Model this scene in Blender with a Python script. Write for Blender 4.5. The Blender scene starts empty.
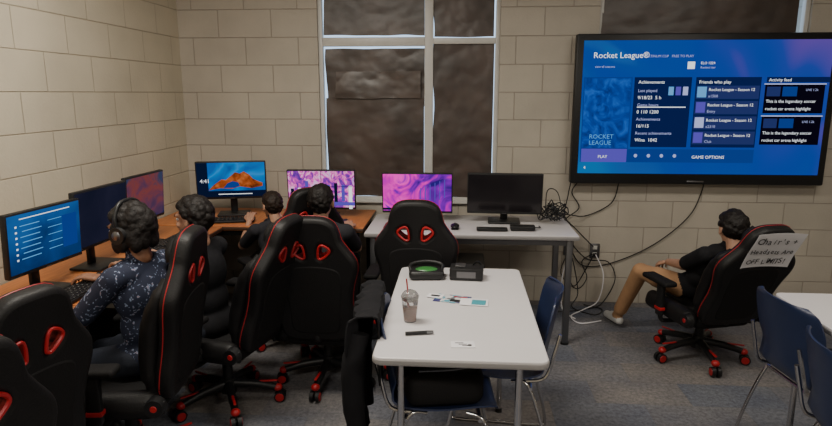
import bpy, bmesh, math, random
import numpy as np
from mathutils import Vector, Matrix, noise
random.seed(7)
R = math.radians
C = bpy.context.scene.collection

# ------------------------------------------------------------ materials
def nt(name):
    m = bpy.data.materials.new(name); m.use_nodes = True
    t = m.node_tree
    return m, t, t.nodes, t.links, t.nodes['Principled BSDF']

def mat(name, col, rough=0.5, metal=0.0, bump=0.0, bscale=200.0, var=0.0, vscale=8.0, spec=0.5, trans=0.0, emit=0.0, coat=0.0):
    m, t, N, L, b = nt(name)
    b.inputs['Base Color'].default_value = (*col, 1)
    b.inputs['Roughness'].default_value = rough
    b.inputs['Metallic'].default_value = metal
    b.inputs['Specular IOR Level'].default_value = spec
    b.inputs['Transmission Weight'].default_value = trans
    b.inputs['Coat Weight'].default_value = coat
    if emit:
        b.inputs['Emission Color'].default_value = (*col, 1)
        b.inputs['Emission Strength'].default_value = emit
    tc = N.new('ShaderNodeTexCoord')
    if var > 0:
        n = N.new('ShaderNodeTexNoise'); n.inputs['Scale'].default_value = vscale; n.inputs['Detail'].default_value = 4
        L.new(tc.outputs['Object'], n.inputs['Vector'])
        r = N.new('ShaderNodeValToRGB')
        r.color_ramp.elements[0].color = (*[c * (1 - var) for c in col], 1); r.color_ramp.elements[0].position = .3
        r.color_ramp.elements[1].color = (*[min(1, c * (1 + var)) for c in col], 1); r.color_ramp.elements[1].position = .7
        L.new(n.outputs['Fac'], r.inputs['Fac']); L.new(r.outputs['Color'], b.inputs['Base Color'])
    if bump > 0:
        n = N.new('ShaderNodeTexNoise'); n.inputs['Scale'].default_value = bscale; n.inputs['Detail'].default_value = 3
        L.new(tc.outputs['Object'], n.inputs['Vector'])
        bp = N.new('ShaderNodeBump'); bp.inputs['Strength'].default_value = bump; bp.inputs['Distance'].default_value = .004
        L.new(n.outputs['Fac'], bp.inputs['Height']); L.new(bp.outputs['Normal'], b.inputs['Normal'])
    return m

def block_mat(name, c1, c2, mortar, axis):
    m, t, N, L, b = nt(name)
    tc = N.new('ShaderNodeTexCoord'); sp = N.new('ShaderNodeSeparateXYZ'); cb = N.new('ShaderNodeCombineXYZ')
    L.new(tc.outputs['Object'], sp.inputs[0])
    L.new(sp.outputs[axis], cb.inputs[0]); L.new(sp.outputs['Z'], cb.inputs[1])
    br = N.new('ShaderNodeTexBrick')
    br.inputs['Scale'].default_value = 1; br.inputs['Brick Width'].default_value = .406; br.inputs['Row Height'].default_value = .203
    br.inputs['Mortar Size'].default_value = .0045; br.inputs['Mortar Smooth'].default_value = .7; br.inputs['Bias'].default_value = 0
    br.inputs['Color1'].default_value = (*c1, 1); br.inputs['Color2'].default_value = (*c2, 1); br.inputs['Mortar'].default_value = (*mortar, 1)
    L.new(cb.outputs[0], br.inputs['Vector'])
    n = N.new('ShaderNodeTexNoise'); n.inputs['Scale'].default_value = 60; n.inputs['Detail'].default_value = 6
    L.new(tc.outputs['Object'], n.inputs['Vector'])
    n2 = N.new('ShaderNodeTexNoise'); n2.inputs['Scale'].default_value = 2.5; n2.inputs['Detail'].default_value = 3
    L.new(tc.outputs['Object'], n2.inputs['Vector'])
    mx = N.new('ShaderNodeMix'); mx.data_type = 'RGBA'; mx.blend_type = 'MULTIPLY'
    rp = N.new('ShaderNodeValToRGB'); rp.color_ramp.elements[0].color = (.86, .86, .86, 1); rp.color_ramp.elements[0].position = .3
    rp.color_ramp.elements[1].color = (1, 1, 1, 1); rp.color_ramp.elements[1].position = .65
    L.new(n2.outputs['Fac'], rp.inputs['Fac'])
    mx.inputs['Factor'].default_value = 1
    L.new(br.outputs['Color'], mx.inputs['A']); L.new(rp.outputs['Color'], mx.inputs['B'])
    L.new(mx.outputs['Result'], b.inputs['Base Color'])
    b.inputs['Roughness'].default_value = .55
    b1 = N.new('ShaderNodeBump'); b1.invert = True; b1.inputs['Strength'].default_value = .7; b1.inputs['Distance'].default_value = .005
    L.new(br.outputs['Fac'], b1.inputs['Height'])
    b2 = N.new('ShaderNodeBump'); b2.inputs['Strength'].default_value = .5; b2.inputs['Distance'].default_value = .004
    L.new(n.outputs['Fac'], b2.inputs['Height']); L.new(b1.outputs['Normal'], b2.inputs['Normal'])
    L.new(b2.outputs['Normal'], b.inputs['Normal'])
    return m

def carpet_mat():
    m, t, N, L, b = nt('carpet_tile')
    tc = N.new('ShaderNodeTexCoord')
    br = N.new('ShaderNodeTexBrick'); br.offset = .5
    br.inputs['Scale'].default_value = 1; br.inputs['Brick Width'].default_value = .5; br.inputs['Row Height'].default_value = .25
    br.inputs['Mortar Size'].default_value = .001; br.inputs['Bias'].default_value = -.1
    br.inputs['Color1'].default_value = (.20, .19, .185, 1); br.inputs['Color2'].default_value = (.125, .145, .185, 1); br.inputs['Mortar'].default_value = (.14, .14, .145, 1)
    L.new(tc.outputs['Object'], br.inputs['Vector'])
    n = N.new('ShaderNodeTexNoise'); n.inputs['Scale'].default_value = 45; n.inputs['Detail'].default_value = 8; n.inputs['Roughness'].default_value = .8
    L.new(tc.outputs['Object'], n.inputs['Vector'])
    rp = N.new('ShaderNodeValToRGB'); rp.color_ramp.elements[0].color = (.45, .45, .47, 1); rp.color_ramp.elements[0].position = .32
    rp.color_ramp.elements[1].color = (1.35, 1.33, 1.3, 1); rp.color_ramp.elements[1].position = .7
    L.new(n.outputs['Fac'], rp.inputs['Fac'])
    mx = N.new('ShaderNodeMix'); mx.data_type = 'RGBA'; mx.blend_type = 'MULTIPLY'; mx.inputs['Factor'].default_value = 1
    L.new(br.outputs['Color'], mx.inputs['A']); L.new(rp.outputs['Color'], mx.inputs['B'])
    n3 = N.new('ShaderNodeTexNoise'); n3.inputs['Scale'].default_value = 3; n3.inputs['Detail'].default_value = 2
    L.new(tc.outputs['Object'], n3.inputs['Vector'])
    rp3 = N.new('ShaderNodeValToRGB'); rp3.color_ramp.elements[0].color = (.85, .85, .9, 1); rp3.color_ramp.elements[0].position = .35
    rp3.color_ramp.elements[1].color = (1.15, 1.1, 1.05, 1); rp3.color_ramp.elements[1].position = .65
    L.new(n3.outputs['Fac'], rp3.inputs['Fac'])
    mx2 = N.new('ShaderNodeMix'); mx2.data_type = 'RGBA'; mx2.blend_type = 'MULTIPLY'; mx2.inputs['Factor'].default_value = 1
    L.new(mx.outputs['Result'], mx2.inputs['A']); L.new(rp3.outputs['Color'], mx2.inputs['B'])
    L.new(mx2.outputs['Result'], b.inputs['Base Color'])
    b.inputs['Roughness'].default_value = .95; b.inputs['Specular IOR Level'].default_value = .1
    bp = N.new('ShaderNodeBump'); bp.inputs['Strength'].default_value = .6; bp.inputs['Distance'].default_value = .006
    L.new(n.outputs['Fac'], bp.inputs['Height']); L.new(bp.outputs['Normal'], b.inputs['Normal'])
    return m

def wood_mat(name, ca, cb_):
    m, t, N, L, b = nt(name)
    tc = N.new('ShaderNodeTexCoord'); mp = N.new('ShaderNodeMapping'); mp.inputs['Scale'].default_value = (14, 1.2, 14)
    L.new(tc.outputs['Object'], mp.inputs[0])
    n = N.new('ShaderNodeTexNoise'); n.inputs['Scale'].default_value = 4; n.inputs['Detail'].default_value = 6; n.inputs['Distortion'].default_value = 1.5
    L.new(mp.outputs[0], n.inputs['Vector'])
    rp = N.new('ShaderNodeValToRGB'); rp.color_ramp.elements[0].color = (*ca, 1); rp.color_ramp.elements[0].position = .35
    rp.color_ramp.elements[1].color = (*cb_, 1); rp.color_ramp.elements[1].position = .65
    L.new(n.outputs['Fac'], rp.inputs['Fac']); L.new(rp.outputs['Color'], b.inputs['Base Color'])
    b.inputs['Roughness'].default_value = .35
    return m

def img_mat(name, stops, scale=4, ax=0.0, az=0.0, an=1.0, off=0.0, dist=0.5, strength=1.0, stretch=(1, 1, 1), detail=3):
    """screen picture: noise + gradient in the panel's own object space"""
    m = bpy.data.materials.new(name); m.use_nodes = True
    t = m.node_tree; N = t.nodes; L = t.links; N.clear()
    out = N.new('ShaderNodeOutputMaterial'); em = N.new('ShaderNodeEmission')
    tc = N.new('ShaderNodeTexCoord'); mp = N.new('ShaderNodeMapping'); mp.inputs['Scale'].default_value = stretch
    L.new(tc.outputs['Object'], mp.inputs[0])
    n = N.new('ShaderNodeTexNoise'); n.inputs['Scale'].default_value = scale; n.inputs['Detail'].default_value = detail; n.inputs['Distortion'].default_value = dist
    L.new(mp.outputs[0], n.inputs['Vector'])
    sp = N.new('ShaderNodeSeparateXYZ'); L.new(tc.outputs['Object'], sp.inputs[0])
    def mul(sock, k):
        q = N.new('ShaderNodeMath'); q.operation = 'MULTIPLY'; q.inputs[1].default_value = k; L.new(sock, q.inputs[0]); return q.outputs[0]
    def add(a, b_):
        q = N.new('ShaderNodeMath'); q.operation = 'ADD'; L.new(a, q.inputs[0])
        if isinstance(b_, float): q.inputs[1].default_value = b_
        else: L.new(b_, q.inputs[1])
        return q.outputs[0]
    f = add(add(add(mul(n.outputs['Fac'], an), mul(sp.outputs['X'], ax)), mul(sp.outputs['Z'], az)), float(off))
    rp = N.new('ShaderNodeValToRGB'); e = rp.color_ramp.elements
    e[0].position = stops[0][0]; e[0].color = (*stops[0][1], 1); e[1].position = stops[-1][0]; e[1].color = (*stops[-1][1], 1)
    for p, c in stops[1:-1]:
        x = e.new(p); x.color = (*c, 1)
    L.new(f, rp.inputs['Fac']); L.new(rp.outputs['Color'], em.inputs['Color'])
    em.inputs['Strength'].default_value = strength
    L.new(em.outputs[0], out.inputs['Surface'])
    return m

def emis(name, col, s=1.0):
    m = bpy.data.materials.new(name); m.use_nodes = True
    N = m.node_tree.nodes; N.clear()
    o = N.new('ShaderNodeOutputMaterial'); e = N.new('ShaderNodeEmission')
    e.inputs['Color'].default_value = (*col, 1); e.inputs['Strength'].default_value = s
    m.node_tree.links.new(e.outputs[0], o.inputs[0])
    return m

# ------------------------------------------------------------ mesh builder
def catmull(pts, k=5, closed=False):
    pts = [Vector(p) for p in pts]; n = len(pts); out = []
    rng = range(n) if closed else range(n - 1)
    for i in rng:
        if closed: p0, p1, p2, p3 = pts[i - 1], pts[i], pts[(i + 1) % n], pts[(i + 2) % n]
        else: p0, p1, p2, p3 = pts[max(i - 1, 0)], pts[i], pts[i + 1], pts[min(i + 2, n - 1)]
        for j in range(k):
            t = j / k
            out.append(.5 * ((2 * p1) + (p2 - p0) * t + (2 * p0 - 5 * p1 + 4 * p2 - p3) * t * t + (3 * p1 - p0 - 3 * p2 + p3) * t ** 3))
    if not closed: out.append(pts[-1])
    return out

def eval_mesh(ob):
    C.objects.link(ob)
    bpy.context.view_layer.update()
    dg = bpy.context.evaluated_depsgraph_get()
    me = bpy.data.meshes.new_from_object(ob.evaluated_get(dg))
    bpy.data.objects.remove(ob, do_unlink=True)
    return me

class MB:
    def __init__(s): s.bm = bmesh.new(); s.mats = []; s.M = Matrix()
    def mi(s, m):
        if m not in s.mats: s.mats.append(m)
        return s.mats.index(m)
    def put(s, tb, m, M=None, smooth=True):
        T = s.M @ M if M is not None else s.M
        i = s.mi(m)
        for f in tb.faces: f.material_index = i; f.smooth = smooth
        tb.transform(T)
        me = bpy.data.meshes.new('t'); tb.to_mesh(me); tb.free()
        s.bm.from_mesh(me); bpy.data.meshes.remove(me)
    def put_mesh(s, me, m=None, M=None):
        T = s.M @ M if M is not None else s.M
        me.transform(T)
        if m is not None:
            i = s.mi(m)
            for p in me.polygons: p.material_index = i
        for p in me.polygons: p.use_smooth = True
        s.bm.from_mesh(me); bpy.data.meshes.remove(me)
    def box(s, c, size, m, bev=0.0, seg=2, rot=None):
        tb = bmesh.new(); bmesh.ops.create_cube(tb, size=1)
        tb.transform(Matrix.Diagonal((*size, 1)))
        if bev > 0: bmesh.ops.bevel(tb, geom=list(tb.edges), offset=bev, segments=seg, profile=.5, affect='EDGES')
        M = Matrix.Translation(c)
        if rot is not None: M = M @ rot
        s.put(tb, m, M)
    def cyl(s, p1, p2, r1, r2, m, n=16):
        p1 = Vector(p1); p2 = Vector(p2); d = p2 - p1
        tb = bmesh.new(); bmesh.ops.create_cone(tb, cap_ends=True, segments=n, radius1=r1, radius2=r2, depth=d.length)
        M = Matrix.Translation((p1 + p2) / 2) @ d.to_track_quat('Z', 'Y').to_matrix().to_4x4()
        s.put(tb, m, M)
    def sph(s, c, r, m, rot=None, n=16):
        if not hasattr(r, '__len__'): r = (r, r, r)
        tb = bmesh.new(); bmesh.ops.create_uvsphere(tb, u_segments=n, v_segments=max(6, n // 2), radius=1)
        M = Matrix.Translation(c)
        if rot is not None: M = M @ rot
        s.put(tb, m, M @ Matrix.Diagonal((*r, 1)))
    def tube(s, pts, r, m, n=8, k=5, closed=False):
        P = catmull(pts, k, closed) if k > 1 else [Vector(p) for p in pts]
        tb = bmesh.new(); N = len(P); rings = []; up = None
        for i in range(N):
            if closed: t = (P[(i + 1) % N] - P[i - 1])
            else: t = P[min(i + 1, N - 1)] - P[max(i - 1, 0)]
            if t.length < 1e-9: t = Vector((0, 0, 1))
            t.normalize()
            if up is None: up = t.orthogonal().normalized()
            up = (up - t * up.dot(t))
            if up.length < 1e-6: up = t.orthogonal()
            up.normalize(); sd = t.cross(up)
            rr = r[min(int(i / N * len(r)), len(r) - 1)] if hasattr(r, '__len__') else r
            rings.append([tb.verts.new(P[i] + (up * math.cos(2 * math.pi * j / n) + sd * math.sin(2 * math.pi * j / n)) * rr) for j in range(n)])
        for i in range(N if closed else N - 1):
            a = rings[i]; b = rings[(i + 1) % N]
            for j in range(n): tb.faces.new((a[j], a[(j + 1) % n], b[(j + 1) % n], b[j]))
        if not closed:
            tb.faces.new(rings[0][::-1]); tb.faces.new(rings[-1])
        s.put(tb, m)
    def plate(s, loops, th, bev, m, M=None):
        """2D outline (first) with holes, in XZ plane, thickness along Y"""
        cu = bpy.data.curves.new('p', 'CURVE'); cu.dimensions = '2D'; cu.fill_mode = 'BOTH'
        cu.extrude = max(th / 2 - bev, 0); cu.bevel_depth = bev; cu.bevel_resolution = 2; cu.offset = -bev
        for lp in loops:
            sp = cu.splines.new('POLY'); sp.points.add(len(lp) - 1); sp.use_cyclic_u = True
            for q, p in zip(sp.points, lp): q.co = (p[0], p[1], 0, 1)
        me = eval_mesh(bpy.data.objects.new('p', cu))
        T = Matrix.Rotation(R(90), 4, 'X')
        s.put_mesh(me, m, (M @ T) if M is not None else T)
    def rect(s, x, z, w, h, y, m):
        tb = bmesh.new()
        v = [tb.verts.new(p) for p in ((x - w / 2, y, z - h / 2), (x + w / 2, y, z - h / 2), (x + w / 2, y, z + h / 2), (x - w / 2, y, z + h / 2))]
        tb.faces.new(v); s.put(tb, m, smooth=False)
    def poly(s, P, y, m):
        tb = bmesh.new(); tb.faces.new([tb.verts.new((p[0], y, p[1])) for p in P]); s.put(tb, m, smooth=False)
    def text(s, body, x, z, size, y, m, M=None, align='LEFT', bold=0.0):
        cu = bpy.data.curves.new('f', 'FONT'); cu.body = body; cu.size = size; cu.resolution_u = 2; cu.align_x = align; cu.offset = bold
        me = eval_mesh(bpy.data.objects.new('f', cu))
        T = Matrix.Translation((x, y, z)) @ Matrix.Rotation(R(90), 4, 'X')
        s.put_mesh(me, m, (M @ T) if M is not None else T)
    def grid(s, f, nu, nv, m, th=0.0, closed=False):
        tb = bmesh.new(); V = [[tb.verts.new(f(i / nu, j / nv)) for j in range(nv + 1)] for i in range(nu + 1)]
        for i in range(nu):
            for j in range(nv): tb.faces.new((V[i][j], V[i + 1][j], V[i + 1][j + 1], V[i][j + 1]))
        if th:
            bmesh.ops.recalc_face_normals(tb, faces=tb.faces[:])
            bmesh.ops.solidify(tb, geom=tb.faces[:], thickness=th)
        s.put(tb, m)
    def finish(s, name, loc=(0, 0, 0), yaw=0, rot=None, sharp=40):
        me = bpy.data.meshes.new(name); s.bm.to_mesh(me); s.bm.free()
        for m in s.mats: me.materials.append(m)
        me.set_sharp_from_angle(angle=R(sharp))
        ob = bpy.data.objects.new(name, me); C.objects.link(ob)
        ob.location = loc
        ob.rotation_euler = rot if rot is not None else (0, 0, R(yaw))
        return ob

def rrect(w, h, r, k=6):
    o = []
    for cx, cz, a0 in ((w / 2 - r, h / 2 - r, 0), (-w / 2 + r, h / 2 - r, 90), (-w / 2 + r, -h / 2 + r, 180), (w / 2 - r, -h / 2 + r, 270)):
        for i in range(k + 1):
            a = R(a0 + 90 * i / k); o.append((cx + r * math.cos(a), cz + r * math.sin(a)))
    return o

# ------------------------------------------------------------ palette
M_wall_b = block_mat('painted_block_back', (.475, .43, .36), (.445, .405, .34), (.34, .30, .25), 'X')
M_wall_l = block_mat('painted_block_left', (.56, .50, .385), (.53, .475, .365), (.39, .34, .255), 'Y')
M_ceil = mat('ceiling_tile', (.66, .64, .60), .9, var=.06)
M_carpet = carpet_mat()
M_paper = mat('brown_kraft_paper', (.056, .038, .031), .42, bump=.45, bscale=9, var=.45, vscale=3.5, spec=.65)
M_paper2 = mat('brown_kraft_paper_patch', (.072, .052, .044), .40, bump=.45, bscale=9, var=.4, vscale=4, spec=.7)
M_wframe = mat('window_frame_paint', (.58, .57, .54), .4, var=.05)
M_black = mat('black_plastic', (.010, .010, .011), .42, bump=.1, bscale=300, spec=.4)
M_leather = mat('black_leatherette', (.007, .0065, .007), .52, bump=.3, bscale=140, var=.2, spec=.3)
M_leather2 = mat('black_fabric_panel', (.009, .0085, .009), .75, bump=.4, bscale=220, spec=.2)
M_red = mat('red_trim', (.38, .010, .014), .45, var=.15)
M_chrome = mat('chrome_tube', (.62, .62, .63), .18, 1.0, var=.04)
M_gmetal = mat('grey_metal', (.18, .18, .19), .35, .9, var=.05)
M_navy = mat('navy_plastic', (.016, .026, .070), .34, bump=.15, bscale=400, var=.08)
M_white = mat('white_laminate', (.62, .60, .61), .32, var=.03, vscale=3)
M_edge = mat('grey_edge_band', (.28, .27, .27), .5, var=.05)
M_wood = wood_mat('orange_oak', (.42, .13, .035), (.56, .20, .06))
M_wood_e = mat('dark_wood_edge', (.06, .03, .018), .45, var=.15)
M_paperw = mat('white_paper', (.72, .71, .74), .8, var=.03)
M_ink = mat('black_ink', (.01, .01, .012), .7, var=.05)
M_off = mat('screen_glass_off', (.012, .010, .012), .15, var=.1)
M_skin = mat('skin', (.27, .13, .075), .5, var=.08, vscale=20, bump=.1, bscale=150)
M_skin2 = mat('skin_light', (.42, .23, .15), .5, var=.08, vscale=20, bump=.1, bscale=150)
M_hair = mat('black_hair', (.007, .005, .0045), .6, bump=.9, bscale=90, var=.4, vscale=40, spec=.3)
M_hairb = mat('dark_brown_hair', (.016, .009, .006), .6, bump=.9, bscale=90, var=.4, vscale=40, spec=.3)
M_eye = mat('eye_white', (.7, .7, .7), .2, var=.02)
M_iris = mat('iris', (.02, .012, .01), .15, var=.05)
M_lip = mat('lips', (.28, .09, .07), .45, var=.05)
M_shirtk = mat('black_tshirt', (.010, .010, .012), .9, bump=.3, bscale=60, var=.2, spec=.2)
M_shirtg = mat('charcoal_tshirt', (.025, .025, .03), .9, bump=.3, bscale=60, var=.2, spec=.2)
M_jean = mat('dark_jeans', (.02, .025, .04), .85, bump=.3, bscale=120, var=.2)
M_tan = mat('tan_khaki', (.36, .20, .10), .85, bump=.4, bscale=50, var=.15)
M_shoe = mat('white_sneaker', (.55, .55, .54), .5, var=.08)
M_shoek = mat('black_sneaker', (.02, .02, .02), .5, var=.1)
M_green = mat('green_plastic', (.03, .16, .035), .35, var=.1)

def floral():
    m, t, N, L, b = nt('floral_shirt')
    tc = N.new('ShaderNodeTexCoord')
    v = N.new('ShaderNodeTexVoronoi'); v.inputs['Scale'].default_value = 34; v.inputs['Randomness'].default_value = 1
    n = N.new('ShaderNodeTexNoise'); n.inputs['Scale'].default_value = 30
    L.new(tc.outputs['Object'], n.inputs['Vector'])
    mx = N.new('ShaderNodeMix'); mx.data_type = 'VECTOR'; mx.inputs['Factor'].default_value = .12
    L.new(tc.outputs['Object'], mx.inputs['A']); L.new(n.outputs['Color'], mx.inputs['B'])
    L.new(mx.outputs['Result'], v.inputs['Vector'])
    rp = N.new('ShaderNodeValToRGB'); e = rp.color_ramp.elements
    e[0].position = .18; e[0].color = (.22, .28, .42, 1); e[1].position = .34; e[1].color = (.010, .015, .038, 1)
    x = e.new(.1); x.color = (.28, .16, .16, 1)
    L.new(v.outputs['Distance'], rp.inputs['Fac']); L.new(rp.outputs['Color'], b.inputs['Base Color'])
    b.inputs['Roughness'].default_value = .85
    return m
M_floral = floral()

# ------------------------------------------------------------ room shell
XL, XR, YB, YF, ZC = -2.14, 4.5, 4.6, -2.6, 2.9
def shell(name, boxes, m):
    b = MB()
    for x0, x1, y0, y1, z0, z1 in boxes:
        b.box(((x0 + x1) / 2, (y0 + y1) / 2, (z0 + z1) / 2), (x1 - x0, y1 - y0, z1 - z0), m)
    return b.finish(name)
W1 = (-1.07, .29, .78, 2.62); W2 = (1.0, 2.46, .98, 2.62)
shell('floor', [(XL - .2, XR + .2, YF - .2, YB + .2, -.1, 0)], M_carpet)
shell('ceiling', [(XL - .2, XR + .2, YF - .2, YB + .2, ZC, ZC + .1)], M_ceil)
shell('wall_back', [(XL - .2, W1[0], YB, YB + .2, 0, ZC), (W1[0], W1[1], YB, YB + .2, 0, W1[2]), (W1[0], W1[1], YB, YB + .2, W1[3], ZC),
                    (W1[1], W2[0], YB, YB + .2, 0, ZC), (W2[0], W2[1], YB, YB + .2, 0, W2[2]), (W2[0], W2[1], YB, YB + .2, W2[3], ZC),
                    (W2[1], XR + .2, YB, YB + .2, 0, ZC)], M_wall_b)
shell('wall_left', [(XL - .2, XL, YF - .2, YB, 0, ZC)], M_wall_l)
shell('wall_right', [(XR, XR + .2, YF - .2, YB, 0, ZC)], M_wall_l)
shell('wall_front', [(XL, XR, YF - .2, YF, 0, ZC)], M_wall_b)

def window(name, W, mull, rail, seed):
    b = MB(); x0, x1, z0, z1 = W; y = YB + .05; f = .032; d = .05
    def bar(xa, xb, za, zb, dd=d, yy=y): b.box(((xa + xb) / 2, yy, (za + zb) / 2), (xb - xa, dd, zb - za), M_wframe, .004)
    bar(x0, x0 + f, z0, z1); bar(x1 - f, x1, z0, z1)
    bar(x0 + f, x1 - f, z0, z0 + .04); bar(x0 + f, x1 - f, z1 - .04, z1)
    b.box(((x0 + x1) / 2, YB + .02, z0 + .008), (x1 - x0 - .01, .10, .018), M_wframe, .004)
    def sheet(xa, xb, za, zb, off, sd, yb=0.0, pm=M_paper, amp=1.0):
        def fn(u, v):
            X = xa + (xb - xa) * u; Z = za + (zb - za) * v
            p = Vector((X * 3 + sd, Z * 3, sd))
            k = noise.noise(p) * .009 + abs(noise.noise(p * 1.9)) * .009 + noise.noise(p * 6) * .0022
            k *= amp
            ex = (noise.noise(Vector((Z * 4, sd, 0))) * .010) * (1 - u) * 2
            return Vector((X + ex, YB + .035 - off - k + yb, Z + noise.noise(Vector((X * 5, sd, 3))) * .008 * (1 if v in (0, 1) else 0)))
        b.grid(fn, 40, 60, pm, .0015)
    y0 = x0 + f; ye = x1 - f
    if mull is None:
        bar(x0 + f, x1 - f, rail - .022, rail + .022, .04)
        sheet(y0 + .002, ye - .05, z0 + .04, rail - .03, 0, seed, .015)
        sheet(y0 - .01, ye - .045, rail + .01, z1 - .03, .012, seed + 4, .010)
        return b.finish(name)
    bar(mull - .032, mull + .032, z0 + .04, z1 - .04)
    bar(x0 + f, mull - .032, rail - .035, rail + .03, .04); bar(mull + .032, x1 - f, rail - .022, rail + .022, .04)
    yl = mull - .032; yr = mull + .032
    sheet(y0 + .015, yl - .004, z0 + .04, rail - .42, 0, seed, .015)
    sheet(y0 + .09, yl - .03, rail - .42, rail - .22, .0, seed + 4, .002, M_paper2, 1.3)
    sheet(y0 + .02, yl - .002, rail - .48, rail - .050, -.012, seed + 6, .015)
    sheet(y0 + .012, yl - .002, rail + .045, z1 - .03, 0, seed + 9, .015)
    sheet(yr + .002, ye - .006, z0 + .04, rail - .018, 0, seed + 14, .015)
    sheet(yr + .004, ye - .012, rail + .03, z1 - .03, 0, seed + 20, .015)
    return b.finish(name)
window('window_1', W1, -.235, 2.0, 1.3)
window('window_2', W2, None, 1.98, 31.7)

# ceiling light fixtures (real lamps)
M_tube = emis('fluorescent_diffuser', (1, .94, .84), 2.0)
def troffer(x, y, e):
    b = MB(); b.box((0, 0, -.03), (1.22, .62, .06), M_wframe, .005); b.box((0, 0, -.063), (1.12, .52, .008), M_tube)
    b.finish('ceiling_light_fixture', (x, y, ZC))
    l = bpy.data.lights.new('fluorescent_lamp', 'AREA'); l.shape = 'RECTANGLE'; l.size = 1.1; l.size_y = .5; l.energy = e; l.color = (1, .93, .81)
    o = bpy.data.objects.new('fluorescent_lamp', l); C.objects.link(o); o.location = (x, y, ZC - .09)
troffer(-.9, 2.3, 58); troffer(1.9, 2.3, 25); troffer(-.9, -.6, 54); troffer(1.9, -.6, 46)

w = bpy.data.worlds.new('outdoor_sky'); bpy.context.scene.world = w; w.use_nodes = True
w.node_tree.nodes['Background'].inputs[0].default_value = (.55, .75, 1, 1); w.node_tree.nodes['Background'].inputs[1].default_value = 1.6

# ------------------------------------------------------------ desks & tables
def desk(name, x0, x1, y0, y1, top, edge, leg, z=.74):
    b = MB(); cx, cy = (x0 + x1) / 2, (y0 + y1) / 2; w, d = x1 - x0, y1 - y0
    b.box((0, 0, z - .016), (w, d, .03), top, .004)
    b.box((0, 0, z - .0165), (w + .006, d + .006, .024), edge, .006)
    for sx in (-1, 1):
        for sy in (-1, 1):
            px, py = sx * (w / 2 - .05), sy * (d / 2 - .05)
            b.box((px, py, (z - .03) / 2), (.04, .04, z - .03), leg, .004); b.cyl((px, py, 0), (px, py, .012), .028, .028, M_black)
    for sy in (-1, 1): b.box((0, sy * (d / 2 - .05), z - .05), (w - .14, .022, .045), leg)
    for sx in (-1, 1): b.box((sx * (w / 2 - .05), 0, z - .05), (.022, d - .14, .045), leg)
    return b.finish(name, (cx, cy, 0))
desk('computer_desk', -2.13, -1.58, .7, 2.30, M_wood, M_wood_e, M_black)
desk('computer_desk', -2.13, -1.58, 2.31, 3.83, M_wood, M_wood_e, M_black)
desk('computer_desk', -2.13, -.63, 3.85, 4.50, M_wood, M_wood_e, M_black)
desk('computer_table', -.60, .76, 3.72, 4.34, M_white, M_edge, M_gmetal)

def folding_table(name, cx, cy, w, l, z=.74):
    b = MB()
    T = Matrix.Translation((0, 0, z - .015)) @ Matrix.Rotation(R(-90), 4, 'X')
    b.plate([rrect(w, l, .035)], .03, .005, M_white, T)
    T2 = Matrix.Translation((0, 0, z - .017)) @ Matrix.Rotation(R(-90), 4, 'X')
    b.plate([rrect(w + .005, l + .005, .037)], .020, .004, M_edge, T2)
    b.box((0, 0, z - .05), (w - .16, l - .2, .03), M_gmetal, .003)
    for sy in (-1, 1):
        y = sy * (l / 2 - .1)
        for sx in (-1, 1):
            x = sx * (w / 2 - .09)
            b.cyl((x, y, .01), (x, y, z - .03), .013, .013, M_chrome); b.cyl((x, y, 0), (x, y, .02), .018, .016, M_black)
        b.tube([(-(w / 2 - .09), y, .40), ((w / 2 - .09), y, .40)], .009, M_chrome, k=1)
    return b.finish(name, (cx, cy, 0))
folding_table('folding_table', .013, 2.43, .60, 1.09)
folding_table('folding_table', 1.73, 2.02, .62, 1.34)

# ------------------------------------------------------------ gaming chair
KZ = .92
half = [(.00, .0), (.13, .005), (.185, .05), (.20, .14), (.192, .24), (.203, .34), (.225, .43), (.220, .50), (.18, .565), (.150, .615), (.140, .66), (.118, .715), (.07, .745)]
half = [(x, z * KZ) for x, z in half]
outline = catmull([(x, z, 0) for x, z in half] + [(0, .75 * KZ, 0)] + [(-x, z, 0) for x, z in half[:0:-1]], 4, True)
slotR = catmull([(.034, .530 * KZ, 0), (.040, .585 * KZ, 0), (.058, .600 * KZ, 0), (.088, .582 * KZ, 0), (.094, .560 * KZ, 0), (.070, .532 * KZ, 0), (.048, .518 * KZ, 0)], 3, True)
slotL = [Vector((-p.x, p.y, 0)) for p in slotR][::-1]

def backrest_matrix(recline, hz):
    return Matrix.Translation((0, -.21, .40 + hz)) @ Matrix.Rotation(R(recline), 4, 'X')

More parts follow.
